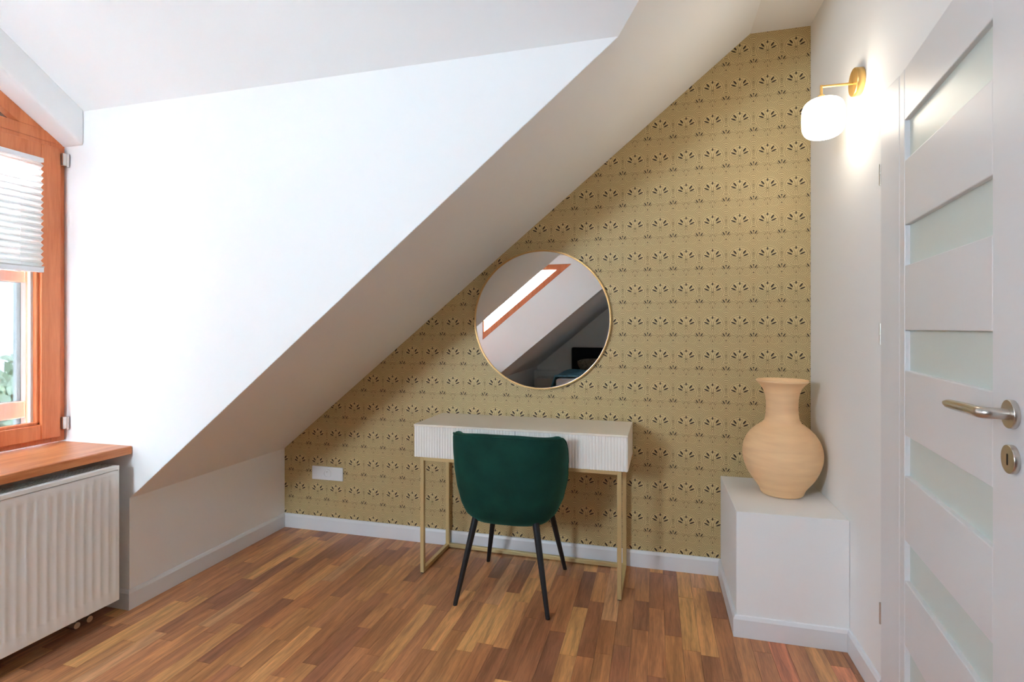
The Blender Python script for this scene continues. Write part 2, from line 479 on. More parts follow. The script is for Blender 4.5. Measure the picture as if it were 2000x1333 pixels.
# ------------------------------------------------------------------ floor of separate planks
PW = 0.0655
floor = struct(MB().box(XO, XR + 1.3, YE - TH, YB + TH, -.10, -.0125).build('floor', M['dark']), 'reddish brown strip parquet floor')
unit = MB().box(-.5, .5, -.5, .5, -1, 0)
me_pl = None
far_mb = MB()
n_col = int((XR + .02 - XW) / PW) + 2
nplank = 0
for i in range(n_col):
    x0 = XW - .02 + i * PW
    yy = YE - random.random() * .4
    while yy < YB:
        L_ = random.choice((.24, .30, .36, .42, .48, .55))
        y1 = min(yy + L_, YB + .01)
        if y1 - yy > .03:
            dz = random.uniform(-.00025, 0)
            g = .0004
            if y1 < 1.0 * h or x0 + PW > XR + .02 or (y1 + yy) / 2 > YB + .0:
                far_mb.box(x0 + g, x0 + PW - g, yy + g, y1 - g, -.012, dz)
            else:
                if me_pl is None:
                    o = unit.build('plank', M['plank'], floor); me_pl = o.data
                else:
                    o = bpy.data.objects.new('plank', me_pl); COL.objects.link(o); o.parent = floor
                o.location = (x0 + PW / 2, (yy + y1) / 2, dz); o.scale = (PW - 2 * g, y1 - yy - 2 * g, .012)
                c = list(random.choice(PALETTE))
                if x0 > .33 * h and y1 < 1.9 * h:
                    c = list(rgb(*random.choice(((206, 134, 98), (190, 116, 86), (156, 94, 74), (212, 146, 108)))))
                c = [c[i] * .78 + m_ * .22 for i, m_ in enumerate((.45, .215, .10))]
                k = random.uniform(1.18, 1.46)
                o.color = (c[0] * k, c[1] * k, c[2] * k, 1)
                nplank += 1
        yy = y1
o = far_mb.build('plank', M['plank_stuff'], floor); o['kind'] = 'stuff'
print('planks', nplank)

# ------------------------------------------------------------------ baseboards
BT, BH = .013, .086
def baseboard(name, a, b, inward, label, parent=None, ext0=0, ext1=0):
    a, b, n = Vector((a[0], a[1], 0)), Vector((b[0], b[1], 0)), Vector((inward[0], inward[1], 0))
    d = (b - a).normalized()
    prof = [(0, 0.0005), (BT, 0.0005), (BT, BH - .014), (BT * .55, BH - .002), (BT * .3, BH), (0, BH)]
    v0 = [a + n * p - d * ext0 * (p / BT) + Vector((0, 0, z)) for p, z in prof]
    v1 = [b + n * p + d * ext1 * (p / BT) + Vector((0, 0, z)) for p, z in prof]
    k = len(prof)
    m = MB().add(v0 + v1, [tuple(range(k)), tuple(reversed(range(k, 2 * k)))] + [(i, i + k, (i + 1) % k + k, (i + 1) % k) for i in range(k)])
    o = m.build(name, M['trim'], parent)
    if parent is None: struct(o, label)
    return o
BX0, BX1, BY0, BY1, BZ = 0.254 * h, XR, 1.858 * h, YB, 0.4035 * h
baseboard('baseboard_left', (XK, YN - e), (XK, YB), (1, 0), 'white baseboard along the low knee wall', ext0=BT, ext1=-BT)
baseboard('baseboard_recess', (XW, YN - e), (XK, YN - e), (0, -1), 'short white baseboard return beside the radiator', ext1=BT)
baseboard('baseboard_back', (XK, YB), (BX0, YB), (0, -1), 'white baseboard below the wallpaper', ext0=-BT, ext1=-BT)
baseboard('baseboard_right', (XR, 1.613 * h), (XR, BY0), (-1, 0), 'short white baseboard between door casing and plinth', ext1=-BT)
baseboard('baseboard_front', (XK, YE), (XR, YE), (0, 1), 'white baseboard behind the bed')
baseboard('baseboard_left', (XK, YE), (XK, YC), (1, 0), 'white baseboard of the knee wall beyond the dormer')

# ------------------------------------------------------------------ boxed plinth in the corner
pl = tag(empty('plinth', ((BX0 + BX1) / 2, (BY0 + BY1) / 2, 0)), 'white boxed-in plinth in the corner carrying the vase', 'plinth')
px, py = pl.location.x, pl.location.y
MB().box(BX0 - px, BX1 - .001 - px, BY0 - py, BY1 - .001 - py, 0.0005, BZ).build('body', M['paint'], pl, bevel=.002)
for a, b, n, e0 in (((BX0, BY0), (BX1, BY0), (0, -1), BT), ((BX0, BY0), (BX0, BY1), (-1, 0), BT)):
    baseboard('baseboard', (a[0] - px, a[1] - py), (b[0] - px - (.001 if n[1] else 0), b[1] - py - (.001 if n[0] else 0)), n, None, parent=pl, ext0=e0, ext1=-BT)

# ------------------------------------------------------------------ window
win = struct(empty('window_1', (XW, YN, ZS)), 'orange stained timber dormer window with gabled fanlight')
wx, wy, wz = win.location
def wb(mbx, x0, x1, y0, y1, z0, z1): return mbx.box(x0 - wx, x1 - wx, y0 - wy, y1 - wy, z0 - wz, z1 - wz)
FX0, FX1 = XW - .085, XW - .012               # fixed frame depth
fz0, fz1 = 0.585 * h, 1.672 * h
fr = MB()
wb(fr, FX0, FX1, YN - .05 * h, YN - .004, fz0, fz1); wb(fr, FX0, FX1, YC + .004, YC + .05 * h, fz0, fz1)
wb(fr, FX0, FX1, YC + .05 * h, YN - .05 * h, fz0, fz0 + .03 * h)
wb(fr, FX0, FX1, YC + .05 * h, YN - .05 * h, fz1 - .035 * h, fz1)
fr.build('frame', M['wood'], win, bevel=.003)
NS = 3
s0, s1 = YC + .025 * h, YN - .025 * h
sw = (s1 - s0) / NS
SX0, SX1 = XW - .055, XW + .004
for i in range(NS):
    b1 = s1 - i * sw - (.002 if i else 0); b0 = s1 - (i + 1) * sw + .002
    if i < NS - 1:
        mm = MB(); wb(mm, FX0, FX1 - .004, b0 - .03 * h, b0 + .03 * h, fz0 + .03 * h, fz1 - .035 * h); mm.build('mullion', M['wood'], win)
    W_ = .064 * h
    z0, z1 = 0.602 * h, 1.655 * h
    sb = MB()
    sxm = (SX0 + SX1) / 2
    sash = empty('sash'); sash.parent = win
    for part, (ya, yb, za, zb) in (('stile', (b1 - W_, b1, z0, z1)), ('stile', (b0, b0 + W_, z0, z1)),
                                   ('rail', (b0 + W_, b1 - W_, z0, z0 + .055 * h)), ('rail', (b0 + W_, b1 - W_, z1 - .058 * h, z1))):
        mm = MB(); wb(mm, SX0, SX1, ya, yb, za, zb); mm.build(part, M['wood'], sash, bevel=.004)
    # glazing bead just inside the sash
    bd = MB()
    q = .012
    ga, gb, gz0, gz1 = b0 + W_, b1 - W_, z0 + .055 * h, z1 - .058 * h
    for (ya, yb, za, zb) in ((ga, ga + q, gz0, gz1), (gb - q, gb, gz0, gz1), (ga, gb, gz0, gz0 + q), (ga, gb, gz1 - q, gz1)):
        wb(bd, SX0 + .02, SX1 - .012, ya, yb, za, zb)
    bd.build('glazing_bead', M['wood'], sash, bevel=.002)
    sp = MB()
    for (ya, yb) in ((gb - .022, gb - q), (ga + q, ga + .022)):
        wb(sp, SX0 + .010, SX0 + .026, ya, yb, gz0, gz1)
    sp.build('spacer_bar', M['plastic'], sash)
    gl = MB(); wb(gl, SX0 + .028, SX0 + .032, ga + .004, gb - .004, gz0 + .004, gz1 - .004); gl.build('glass_pane', M['side_glass'] if i == 0 else M['glass'], sash)
    if i == 0:
        for hz in (1.618 * h, .652 * h):
            hg = MB(); wb(hg, SX1 - .004, SX1 + .012, YN - .024 * h, YN - .009 * h, hz - .022 * h, hz + .022 * h)
            hg.tube([(SX1 + .012 - wx, YN - .008 * h - wy, hz - .026 * h - wz), (SX1 + .012 - wx, YN - .008 * h - wy, hz + .022 * h - wz)], .006, 10)
            hg.build('hinge', M['steel'], sash, bevel=.0015)
# fanlight: rail, raking and top members, glass
FZ0 = 1.672 * h; FZ1 = 1.71 * h
zr = lambda yv: GB - .004 + DS * (YN - yv)        # raking line at the near side
th = .052 * h
fan = MB()
def P(yv, z): return (FX0 - wx, yv - wy, z - wz)
def P2(x, yv, z): return (x - wx, yv - wy, z - wz)
yl = YN - .004
fan.prism([P2(FX0, yl, FZ0), P2(FX0, YC + .004, FZ0), P2(FX0, YC + .004, FZ1), P2(FX0, yl, FZ1)], (.073, 0, 0))
yt0, yt1 = YN - YT, YC + YT
ZT = ZTOP - .002
yg = YN - (FZ1 - (GB - th)) / DS
ygm = YC + (YN - yg)
yA = YN - (FZ1 - GB) / DS
fan.prism([P(yA, FZ1), P(yt0, ZT), P(yt0, ZT - th), P(yg, FZ1)], (.073, 0, 0))
fan.prism([P(YC + YN - yA, FZ1), P(yt1, ZT), P(yt1, ZT - th), P(ygm, FZ1)], (.073, 0, 0))
fan.prism([P(yt0, ZT), P(yt1, ZT), P(yt1, ZT - th), P(yt0, ZT - th)], (.073, 0, 0))
fan.build('fanlight_frame', M['wood'], win, bevel=.003)
yg = YN - (FZ1 - (GB - th)) / DS
gp = MB().prism([P2(FX0 + .03, yg, FZ1), P2(FX0 + .03, yt0, ZT - th), P2(FX0 + .03, yt1, ZT - th), P2(FX0 + .03, YC + (YN - yg), FZ1)], (.004, 0, 0))
gp.build('fanlight_pane', M['glass'], win)
# outer casement seen through the glass
def outer_casement(dy_, label):
    oc = tag(empty('outer_casement', (-2.23 * h, YN + dy_, ZS)), label, 'window frame')
    oy, oz = YN, ZS
    for nm, (ya, yb, za, zb) in (('stile', (1.402, 1.440, .60, 1.62)), ('stile', (.575, .613, .60, 1.62)), ('rail', (.613, 1.402, 1.165, 1.205)),
                                 ('rail', (.613, 1.402, .675, .735)), ('rail', (.613, 1.402, 1.58, 1.62)), ('rail', (.613, 1.402, .585, .605))):
        MB().box(-.03, .03, ya * h - oy, yb * h - oy, za * h - oz, zb * h - oz).build(nm, M['outer'], oc, bevel=.004)
    MB().box(-.004, 0, .613 * h - oy, 1.402 * h - oy, .6 * h - oz, 1.6 * h - oz).build('glass_pane', M['outer_glass'], oc)
outer_casement(0, 'outer timber casement coloured as washed out by glare, outside the orange window sash in view')
# window board
mb = MB().box(XW - .06, -1.791 * h, YC + .005, YN - .004, ZS - .036, ZS)
tag(mb.build('window_board', M['sill'], bevel=.004), 'orange stained wooden window board above the radiator', 'window sill')
# triangular window in far cheek
tw = struct(empty('window_2', (TX0, YC, TZ0)), 'triangular orange timber window in the far dormer cheek')
def tri(inset):
    # inset triangle corners (x, z)
    k = math.hypot(1, SL)
    # right-angle corner at (TX0, TZ1)
    xa = TX0 + inset; zt = TZ1 - inset
    zb = TZ0 + SL * (xa - TX0) + inset * k
    xb = TX0 + (zt - inset * k - TZ0) / SL
    return [(xa, zb), (xa, zt), (xb, zt)]
o_, i_ = tri(.002), tri(.075)
i_[0] = (TX0 + .02, i_[0][1] - SL * (i_[0][0] - TX0 - .02)); i_[1] = (TX0 + .02, i_[1][1])
for k in range(3):
    a, b, c, d = o_[k], o_[(k + 1) % 3], i_[(k + 1) % 3], i_[k]
    MB().prism([(p[0] - TX0, .0, p[1] - TZ0) for p in (a, b, c, d)], (0, -.09, 0)).build('frame_member', M['wood'], tw, bevel=.003)
MB().prism([(p[0] - TX0, -.05, p[1] - TZ0) for p in i_], (0, -.004, 0)).build('glass_pane', M['side_glass'], tw)

# pleated blinds, one to each sash
def make_blind(k, label):
    ya, yb = s1 - (k + 1) * sw + .066 * h, s1 - k * sw - .064 * h
    bz1, bz0 = 1.600 * h, 1.196 * h
    bl = tag(empty('pleated_blind', (XW + .012, (ya + yb) / 2, bz0)), label, 'blind')
    hw = (yb - ya) / 2 - .002
    NP = 34
    ztop = bz1 - bz0 - .02
    vs_, fs_ = [], []
    for q in range(NP + 1):
        z = .026 + (ztop - .026) * q / NP
        xoff = .009 if q % 2 else -.009
        vs_ += [(xoff, -hw, z), (xoff, hw, z)]
        if q: fs_.append((2 * q - 2, 2 * q - 1, 2 * q + 1, 2 * q))
    MB().add(vs_, fs_).build('pleats', M['blind'], bl)
    MB().box(-.011, .011, -hw - .001, hw + .001, 0, .026).build('bottom_rail', M['plastic'], bl, bevel=.003)
    MB().box(-.0115, .0115, -hw - .0012, hw + .0012, .020, .0265).build('rail_strip', M['grille'], bl)
    MB().box(-.011, .011, -hw - .001, hw + .001, ztop, ztop + .02).build('head_rail', M['plastic'], bl, bevel=.003)
    for yy in (hw - .09, -hw + .09):
        MB().tube([(.0105, yy, .02), (.0105, yy, ztop)], .0008, 6).build('cord', M['plastic'], bl)
make_blind(0, 'white pleated blind half drawn over the orange window sash beside the cheek wall')

# ------------------------------------------------------------------ radiator
RX1 = -1.780 * h; RX0 = RX1 - .102
RY1 = 1.412 * h; RY0 = RY1 - 1.2
RZ0, RZ1 = .066 * h, .527 * h
rad = tag(empty('radiator', (RX1, RY1, 0)), 'cream white panel radiator with vertical grooves under the window board', 'radiator')
rx, ry = RX1, RY1
# front panel with pressed grooves
mb = MB()
zs = [RZ0, RZ0 + .045, RZ0 + .055, RZ1 - .060, RZ1 - .050, RZ1 - .0195]
ys = [0.0, -.012]; gr = [0, 0]
nco = 35
for k in range(nco):
    c = -.030 - k * (1.2 - .06) / (nco - 1)
    for dy, g in ((.0125, 0), (.0075, 1), (-.0075, 1), (-.0125, 0)):
        ys.append(c + dy); gr.append(g)
ys += [-1.188, -1.2]; gr += [0, 0]
vs_, fs_ = [], []
nz = len(zs)
for yv, g in zip(ys, gr):
    for j, z in enumerate(zs):
        dep = -.0042 if (g and 2 <= j <= 3) else 0.0
        vs_.append((dep, yv, z))
for a in range(len(ys) - 1):
    for j in range(nz - 1):
        fs_.append((a * nz + j, a * nz + j + 1, (a + 1) * nz + j + 1, (a + 1) * nz + j))
mb.add(vs_, fs_)
mb.box(-.022, -.009, -1.2, 0, RZ0, RZ1 - .004)
fp = mb.build('front_panel', M['radiator'], rad, smooth=True, angle=50)
MB().box(-.102, -.092, -1.2, 0, RZ0 + .01, RZ1 - .012).build('rear_panel', M['radiator'], rad)
for yv in (-.0015, -1.2):
    MB().box(-.102, -.001, yv - .002, yv + .0035, RZ0, RZ1 - .001).build('side_cover', M['radiator'], rad, bevel=.0012)
MB().box(-.09, -.024, -1.19, -.01, RZ0 + .02, RZ1 - .03).build('convector', M['dark'], rad)
mb = MB()
for k in range(1, 79):
    c = -k * 1.2 / 79
    mb.box(-.098, -.024, c - .0022, c + .0022, RZ1 - .006, RZ1 - .002)
for x in (-.098, -.079, -.061, -.042, -.027):
    mb.box(x - .003, x + .003, -1.2, -.002, RZ1 - .005, RZ1 - .001)
mb.build('top_grille', M['grille'], rad)
MB().box(-.022, 0.0003, -1.2, 0.002, RZ1 - .0178, RZ1 + .0005).build('top_rim', M['radiator'], rad, bevel=.002)
for yv in (-.10, -.15):
    MB().tube([(-.05, yv, RZ0 + .02), (-.05, yv, .048), (-.05, yv, .04)], [.009, .009, .012], 12).tube([(-.05, yv, .044), (-.075, yv, .044), (-.26, yv, .044)], .008, 10).tube([(-.062, yv, .047), (-.030, yv, .047)], .0125, 12).build('valve', M['steel'], rad, smooth=True)
for yv in (-.2, -1.0):
    MB().box(-.24, -.1, yv - .02, yv + .02, .3, .34).build('bracket', M['radiator'], rad)

# ------------------------------------------------------------------ desk
DX0, DX1 = -0.948 * h, -0.0937 * h
DY0, DY1 = 1.978 * h, 2.272 * h
DZ0, DZ1 = .476 * h, .609 * h
desk = tag(empty('desk', ((DX0 + DX1) / 2, (DY0 + DY1) / 2, 0), math.radians(-.9)), 'cream desk with fluted drawers on a gold tube frame', 'desk')
dx, dy = desk.location.x, desk.location.y
hw, hd = (DX1 - DX0) / 2, (DY1 - DY0) / 2
mb = MB().box(-hw, hw, -hd + .012, hd, DZ0, DZ1 - .010)
mb.build('body', M['desk'], desk, bevel=.0015)
MB().box(-hw, hw, -hd, hd, DZ1 - .010, DZ1).build('desktop', M['desk'], desk, bevel=.002)
def fluted(x0, x1):
    mb = MB(); n = round((x1 - x0) / .0145); vs_, fs_ = [], []
    K = 6; cols = n * K
    for c in range(cols + 1):
        x = x0 + (x1 - x0) * c / cols
        d = .0036 * abs(math.sin(math.pi * c / K))
        vs_ += [(x, -hd + .0085 - .004 - d, DZ0), (x, -hd + .0085 - .004 - d, DZ1 - .0105)]
        if c: fs_.append((2 * c - 2, 2 * c - 1, 2 * c + 1, 2 * c))
    mb.add(vs_, fs_)
    mb.box(x0, x1, -hd + .0085 - .0038, -hd + .0125, DZ0, DZ1 - .0105)
    return mb
fluted(-hw + .002, -.0012).build('drawer', M['flute'], desk, smooth=True, angle=60)
fluted(.0012, hw - .002).build('drawer', M['flute'], desk, smooth=True, angle=60)
MB().box(-.0012, .0012, -hd + .007, -hd + .0125, DZ0 + .001, DZ1 - .011).build('drawer_gap', M['dark'], desk)
LX = hw - .040; T = .0098
ly0, ly1 = -hd + .022, hd - .016
for sx in (-1, 1):
    for yv in (ly0, ly1):
        MB().box(sx * LX - T, sx * LX + T, yv - T, yv + T, .004, DZ0 - .0002).build('leg', M['gold'], desk, bevel=.001)
        MB().box(sx * LX - T * .8, sx * LX + T * .8, yv - T * .8, yv + T * .8, .0003, .004).build('foot_pad', M['black'], desk)
    MB().box(sx * LX - T, sx * LX + T, ly0 + T, ly1 - T, .004, .004 + 2 * T).build('bottom_rail', M['gold'], desk, bevel=.001)
    MB().box(sx * LX - T, sx * LX + T, ly0 + T, ly1 - T, DZ0 - .0002 - 2 * T, DZ0 - .0002).build('top_rail', M['gold'], desk, bevel=.001)
MB().box(-LX + T, LX - T, ly1 - T, ly1 + T, .004, .004 + 2 * T).build('bottom_rail', M['gold'], desk, bevel=.001)
for yv in (ly0, ly1):
    MB().box(-LX + T, LX - T, yv - T, yv + T, DZ0 - .0002 - 2 * T, DZ0 - .0002).build('top_rail', M['gold'], desk, bevel=.001)

# ------------------------------------------------------------------ chair
CX, CY = -.527 * h, 1.975 * h
chair = tag(empty('chair', (CX, CY, 0)), 'dark green velvet bucket chair with black legs at the desk', 'chair')
RXC, RYC = .272, .250
def sm(a, b, x):
    t = max(0, min(1, (x - a) / (b - a))); return t * t * (3 - 2 * t)
def ztop_f(a):
    a = abs(a)
    return .780 - .014 * sm(15, 60, a) - .05 * sm(60, 84, a) - .18 * sm(72, 110, a) - .09 * sm(100, 138, a)
PRO = [(.0, .338), (.30, .339), (.50, .345), (.685, .363), (.79, .392), (.865, .435), (.935, .515), (.975, .59), (1.0, .68), (1.008, .80)]
def rho(z):
    for (r0, z0), (r1, z1) in zip(PRO, PRO[1:]):
        if z <= z1: return r0 + (r1 - r0) * (z - z0) / max(1e-6, z1 - z0)
    return PRO[-1][0]
def plan(a, r, t=0.0):
    n = 3.0; s, c = math.sin(a), math.cos(a)
    k = (abs(s) ** n + abs(c) ** n) ** (-1 / n)
    return ((RXC * r - t) * k * s, -(RYC * r - t) * k * c)
NA = 96
rows_n = 14
mb = MB(); vs_, fs_ = [], []
ring_rows = []
TT = .048
for ia in range(NA):
    a = -math.pi + 2 * math.pi * ia / NA
    zt = ztop_f(math.degrees(a))
    col = []
    for (r, z) in PRO[1:5]:
        x, yv = plan(a, r); col.append((x, yv, z))
    zb = .392
    for k in range(1, rows_n + 1):
        z = zb + (zt - TT * .5 - zb) * k / rows_n
        x, yv = plan(a, rho(z)); col.append((x, yv, z))
    zc0 = zt - TT * .5; r0 = rho(zc0)
    for k in range(1, 8):
        t = math.pi * k / 8
        x, yv = plan(a, r0, TT * .5 * (1 - math.cos(t))); col.append((x, yv, zc0 + TT * .5 * math.sin(t)))
    for k in range(0, 7):
        z = zc0 + (.43 - zc0) * k / 6
        x, yv = plan(a, rho(max(z, .445)), TT); col.append((x, yv, z))
    ring_rows.append(col)
m_ = len(ring_rows[0])
vs_ = [p for c in ring_rows for p in c]
for ia in range(NA):
    ib = (ia + 1) % NA
    for j in range(m_ - 1):
        fs_.append((ia * m_ + j, ib * m_ + j, ib * m_ + j + 1, ia * m_ + j + 1))
nb = len(vs_); vs_ += [(0, 0, PRO[0][1]), (0, 0, .43)]
for ia in range(NA):
    ib = (ia + 1) % NA
    fs_.append((ib * m_, ia * m_, nb)); fs_.append((ia * m_ + m_ - 1, ib * m_ + m_ - 1, nb + 1))
bk = mb.add(vs_, fs_).build('backrest', M['velvet'], chair, smooth=True, angle=80)
# piping along the outer top edge
path = []
for ia in range(0, NA + 1):
    a = math.radians(-125 + 250 * ia / NA)
    z = ztop_f(math.degrees(a)) - .010
    x, yv = plan(a, rho(z), .004)
    path.append((x, yv, z + .0015))
MB().tube(path, .0042, 8).build('piping', M['velvet'], bk, smooth=True, angle=80)
prof = [(.0, .425), (.19, .425), (.214, .44), (.220, .462), (.212, .486), (.18, .499), (.0, .505)]
MB().lathe(prof, 48, (0, .015, 0)).build('seat', M['velvet'], chair, smooth=True, angle=80)
for (bx_, by_) in ((-.213, -.222), (.213, -.228), (-.205, .245), (.207, .258)):
    tx, ty = bx_ * .62, by_ * .60
    p = [(tx, ty, .43), (tx + (bx_ - tx) * .5, ty + (by_ - ty) * .5, .2165), (bx_, by_, .003)]
    lg = MB().tube(p, [.0165, .0135, .0100], 16).build('leg', M['black'], chair, smooth=True, angle=60)
    MB().tube([(bx_, by_, .004), (bx_, by_, .0003)], .0098, 14).build('foot_pad', M['black'], lg)

# ------------------------------------------------------------------ mirror
mir = tag(empty('mirror', (-.485 * h, YB, 1.036 * h)), 'large round mirror with thin brass rim above the desk', 'mirror')
R_ = .304 * h
rot = (math.radians(90), 0, 0)
MB().lathe([(0, .001), (R_ - .004, .001), (R_ - .004, .016), (0, .016)], 128).build('glass', M['mirror'], mir, rot=rot)
MB().lathe([(R_ - .007, .0165), (R_ - .006, .022), (R_ + .001, .022), (R_ + .002, .020), (R_ + .002, .0005), (R_ - .0035, .0005), (R_ - .0035, .0165), (R_ - .007, .0165)], 128).build('rim', M['rim'], mir, rot=rot, smooth=True)

# ------------------------------------------------------------------ socket
so = tag(empty('wall_socket', (-1.556 * h, YB, .2845 * h)), 'white triple wall plate with one power outlet low on the wallpaper', 'socket')
MB().box(-.1075, .1075, -.009, -.0003, -.041, .041).build('plate', M['plastic'], so, bevel=.003)
for k in (-1, 0, 1):
    if k:
        MB().box(k * .071 - .029, k * .071 + .029, -.0102, -.0085, -.029, .029).build('cover', M['plastic'], so, bevel=.001)
o = MB().lathe([(.0, .006), (.0185, .006), (.0195, .0115), (.0275, .0115), (.029, .008), (.029, .002), (0, .002)], 40).build('outlet', M['plastic'], so, rot=rot, smooth=True)
for sx in (-1, 1):
    MB().tube([(sx * .0095, 0, .0055), (sx * .0095, 0, .0066)], .0026, 10).build('hole', M['steel_dark'], o)
MB().tube([(0, .011, .0055), (0, .011, .014)], .0022, 10).build('earth_pin', M['steel'], o)

# ------------------------------------------------------------------ vase
prof_px = [(0, 0), (.036, 0), (.0395, .004), (.0405, .012), (.047, .022), (.0565, .034), (.066, .052), (.0715, .070), (.0735, .086), (.0725, .102), (.068, .118), (.059, .134), (.0465, .146), (.036, .153), (.0315, .159),
           (.0298, .172), (.0290, .185), (.0293, .200), (.0305, .213), (.0335, .224), (.039, .234), (.0455, .2405), (.048, .243), (.0478, .2465), (.0455, .2475), (.042, .244), (.034, .230), (.026, .205), (.0255, .17), (.03, .15), (.06, .12), (.065, .08), (.03, .01), (0, .008)]
KS = .132 * h / .0735; KZ = .412 * h / .2475
vase = MB().lathe([(r * KS, z * KZ) for r, z in prof_px], 72).build('vase', M['terracotta'], loc=(.438 * h, 2.092 * h, BZ + .0004), smooth=True)
tag(vase, 'tall pale terracotta vase with flared neck on the white plinth', 'vase')
sub = vase.modifiers.new('subdivision', 'SUBSURF'); sub.levels = 1; sub.render_levels = 1

# ------------------------------------------------------------------ wall lamp
LY, LZ = 1.768 * h, 1.722 * h
lamp = tag(empty('wall_lamp', (XR, LY, LZ)), 'brass wall sconce with a lit white opal globe', 'lamp')
MB().lathe([(0, .0003), (.049, .0003), (.050, .002), (.050, .024), (.048, .0265), (0, .0265)], 64).build('wall_plate', M['brass'], lamp, rot=(0, math.radians(-90), 0), smooth=True)
gx = -.104 * h
MB().tube([(-.02, 0, -.004), (gx, 0, -.004)], .0048, 14).tube([(gx, 0, .0008), (gx, 0, -.05)], .0048, 14).build('arm', M['brass'], lamp, smooth=True)
MB().lathe([(0, .008), (.012, .008), (.012, -.004), (0, -.004)], 24).build('cap', M['brass'], lamp, loc=(gx, 0, -.046), smooth=True)
prof = []
GR, GH = .0715, .0715
for k in range(0, 25):
    t = -math.pi / 2 + math.pi * k / 24
    c, s = math.cos(t), math.sin(t)
    ee = 2 / 3.5
    prof.append((max(0, GR * abs(c) ** ee if k not in (0, 24) else 0), GH * math.copysign(abs(s) ** ee, s)))
MB().lathe(prof, 40).build('globe', M['lamp'], lamp, loc=(gx + .006, 0, -.123), smooth=True, angle=80)

# ------------------------------------------------------------------ door
PX, PY = .575 * h, 1.4975 * h
ang = math.atan2(-.9928, -.1201)
door = struct(empty('door_1', (PX, PY, 0), ang), 'white door ajar with frosted glass strips and steel lever handle')
DW, DTH, DH = .600 * h, .040, 1.615 * h
t0, t1 = .037 * h, .488 * h
DZB = .006
zb_ = [(1.4924 - k * .2489) * h for k in range(6)]      # tops of panes
PH = .0955 * h
g2 = .0004
MB().box(0, t0, 0, DTH, DZB, DH).build('hinge_stile', M['door'], door, bevel=.002)
MB().box(t1, DW, 0, DTH, DZB, DH).build('lock_stile', M['door'], door, bevel=.002)
edges = [DH] + [z for zt in zb_ for z in (zt, zt - PH)] + [DZB]
for k in range(0, len(edges), 2):
    MB().box(t0 + g2, t1 - g2, .0006, DTH - .0006, edges[k + 1], edges[k]).build('rail', M['door'], door, bevel=.0025)
for zt in zb_:
    MB().box(t0 - .004, t1 + .004, .014, .020, zt - PH - .004, zt + .004).build('glass_panel', M['frosted'], door)
# lever handle
ht, hz = .556 * h, .879 * h
def rosette(name, z, parent):
    return MB().lathe([(0, .0002), (.0262, .0002), (.0265, .001), (.0265, .0085), (.0258, .0095), (0, .0095)], 48).build(name, M['steel'], parent, loc=(ht, 0, z), rot=(math.radians(90), 0, 0), smooth=True)
ro = rosette('handle_rose', hz - .006 * h, door)
pth = [(ht, -.009, hz - .006 * h), (ht, -.034, hz - .006 * h)]
for k in range(1, 7):
    t = math.pi / 2 * k / 6
    pth.append((ht - .014 * (1 - math.cos(t)), -.034 - .014 * math.sin(t), hz - .006 * h))
pth += [(ht - .052, -.048, hz - .006 * h)]
lv = MB().tube(pth, .0105, 18)
lv.build('lever', M['steel'], door, smooth=True, angle=60)
end = [(ht - .0525, -.048, hz - .006 * h)]
for k in range(1, 8):
    q = k / 7
    end.append((ht - .0525 - .088 * q, -.048 - .012 * q, hz - .006 * h))
MB().tube(end, [.0102, .0104, .0104, .0103, .0101, .0098, .0088, .005], 18).build('lever_grip', M['steel'], door, smooth=True, angle=60)
ks = rosette('keyhole_rose', hz - .0725 * h, door)
mk = MB()
mk.prism([(.0028 * math.cos(t * math.pi / 8), .0075 + .0028 * math.sin(t * math.pi / 8), .0092) for t in range(0, 9)] + [(.0028 * math.cos(t * math.pi / 8), -.0085 + .0028 * math.sin(t * math.pi / 8), .0092) for t in range(8, 17)], (0, 0, .0007))
mk.build('keyhole', M['steel_dark'], ks)
# casing and hinges
struct(MB().box(XR - .0075, XR, PY + .002, 1.611 * h, .0005, 1.617 * h).box(XR - .0075, XR, .80 * h, PY + .002, 1.555 * h, 1.617 * h).box(XR - .0075, XR, .80 * h, .892 * h, .0005, 1.555 * h).build('trim_2', M['door'], bevel=.003), 'white door casing')
for zc_ in (1.406 * h, .984 * h, .243 * h):
    hn = MB().tube([(0, 0, -.035), (0, 0, -.0008)], .0042, 12).tube([(0, 0, .0008), (0, 0, .035)], .0042, 12)
    hn.build('hinge', M['steel'], door, smooth=True, loc=Matrix.Rotation(-ang, 3, 'Z') @ Vector((XR - .006 - PX, 1.6145 * h - PY, zc_)))

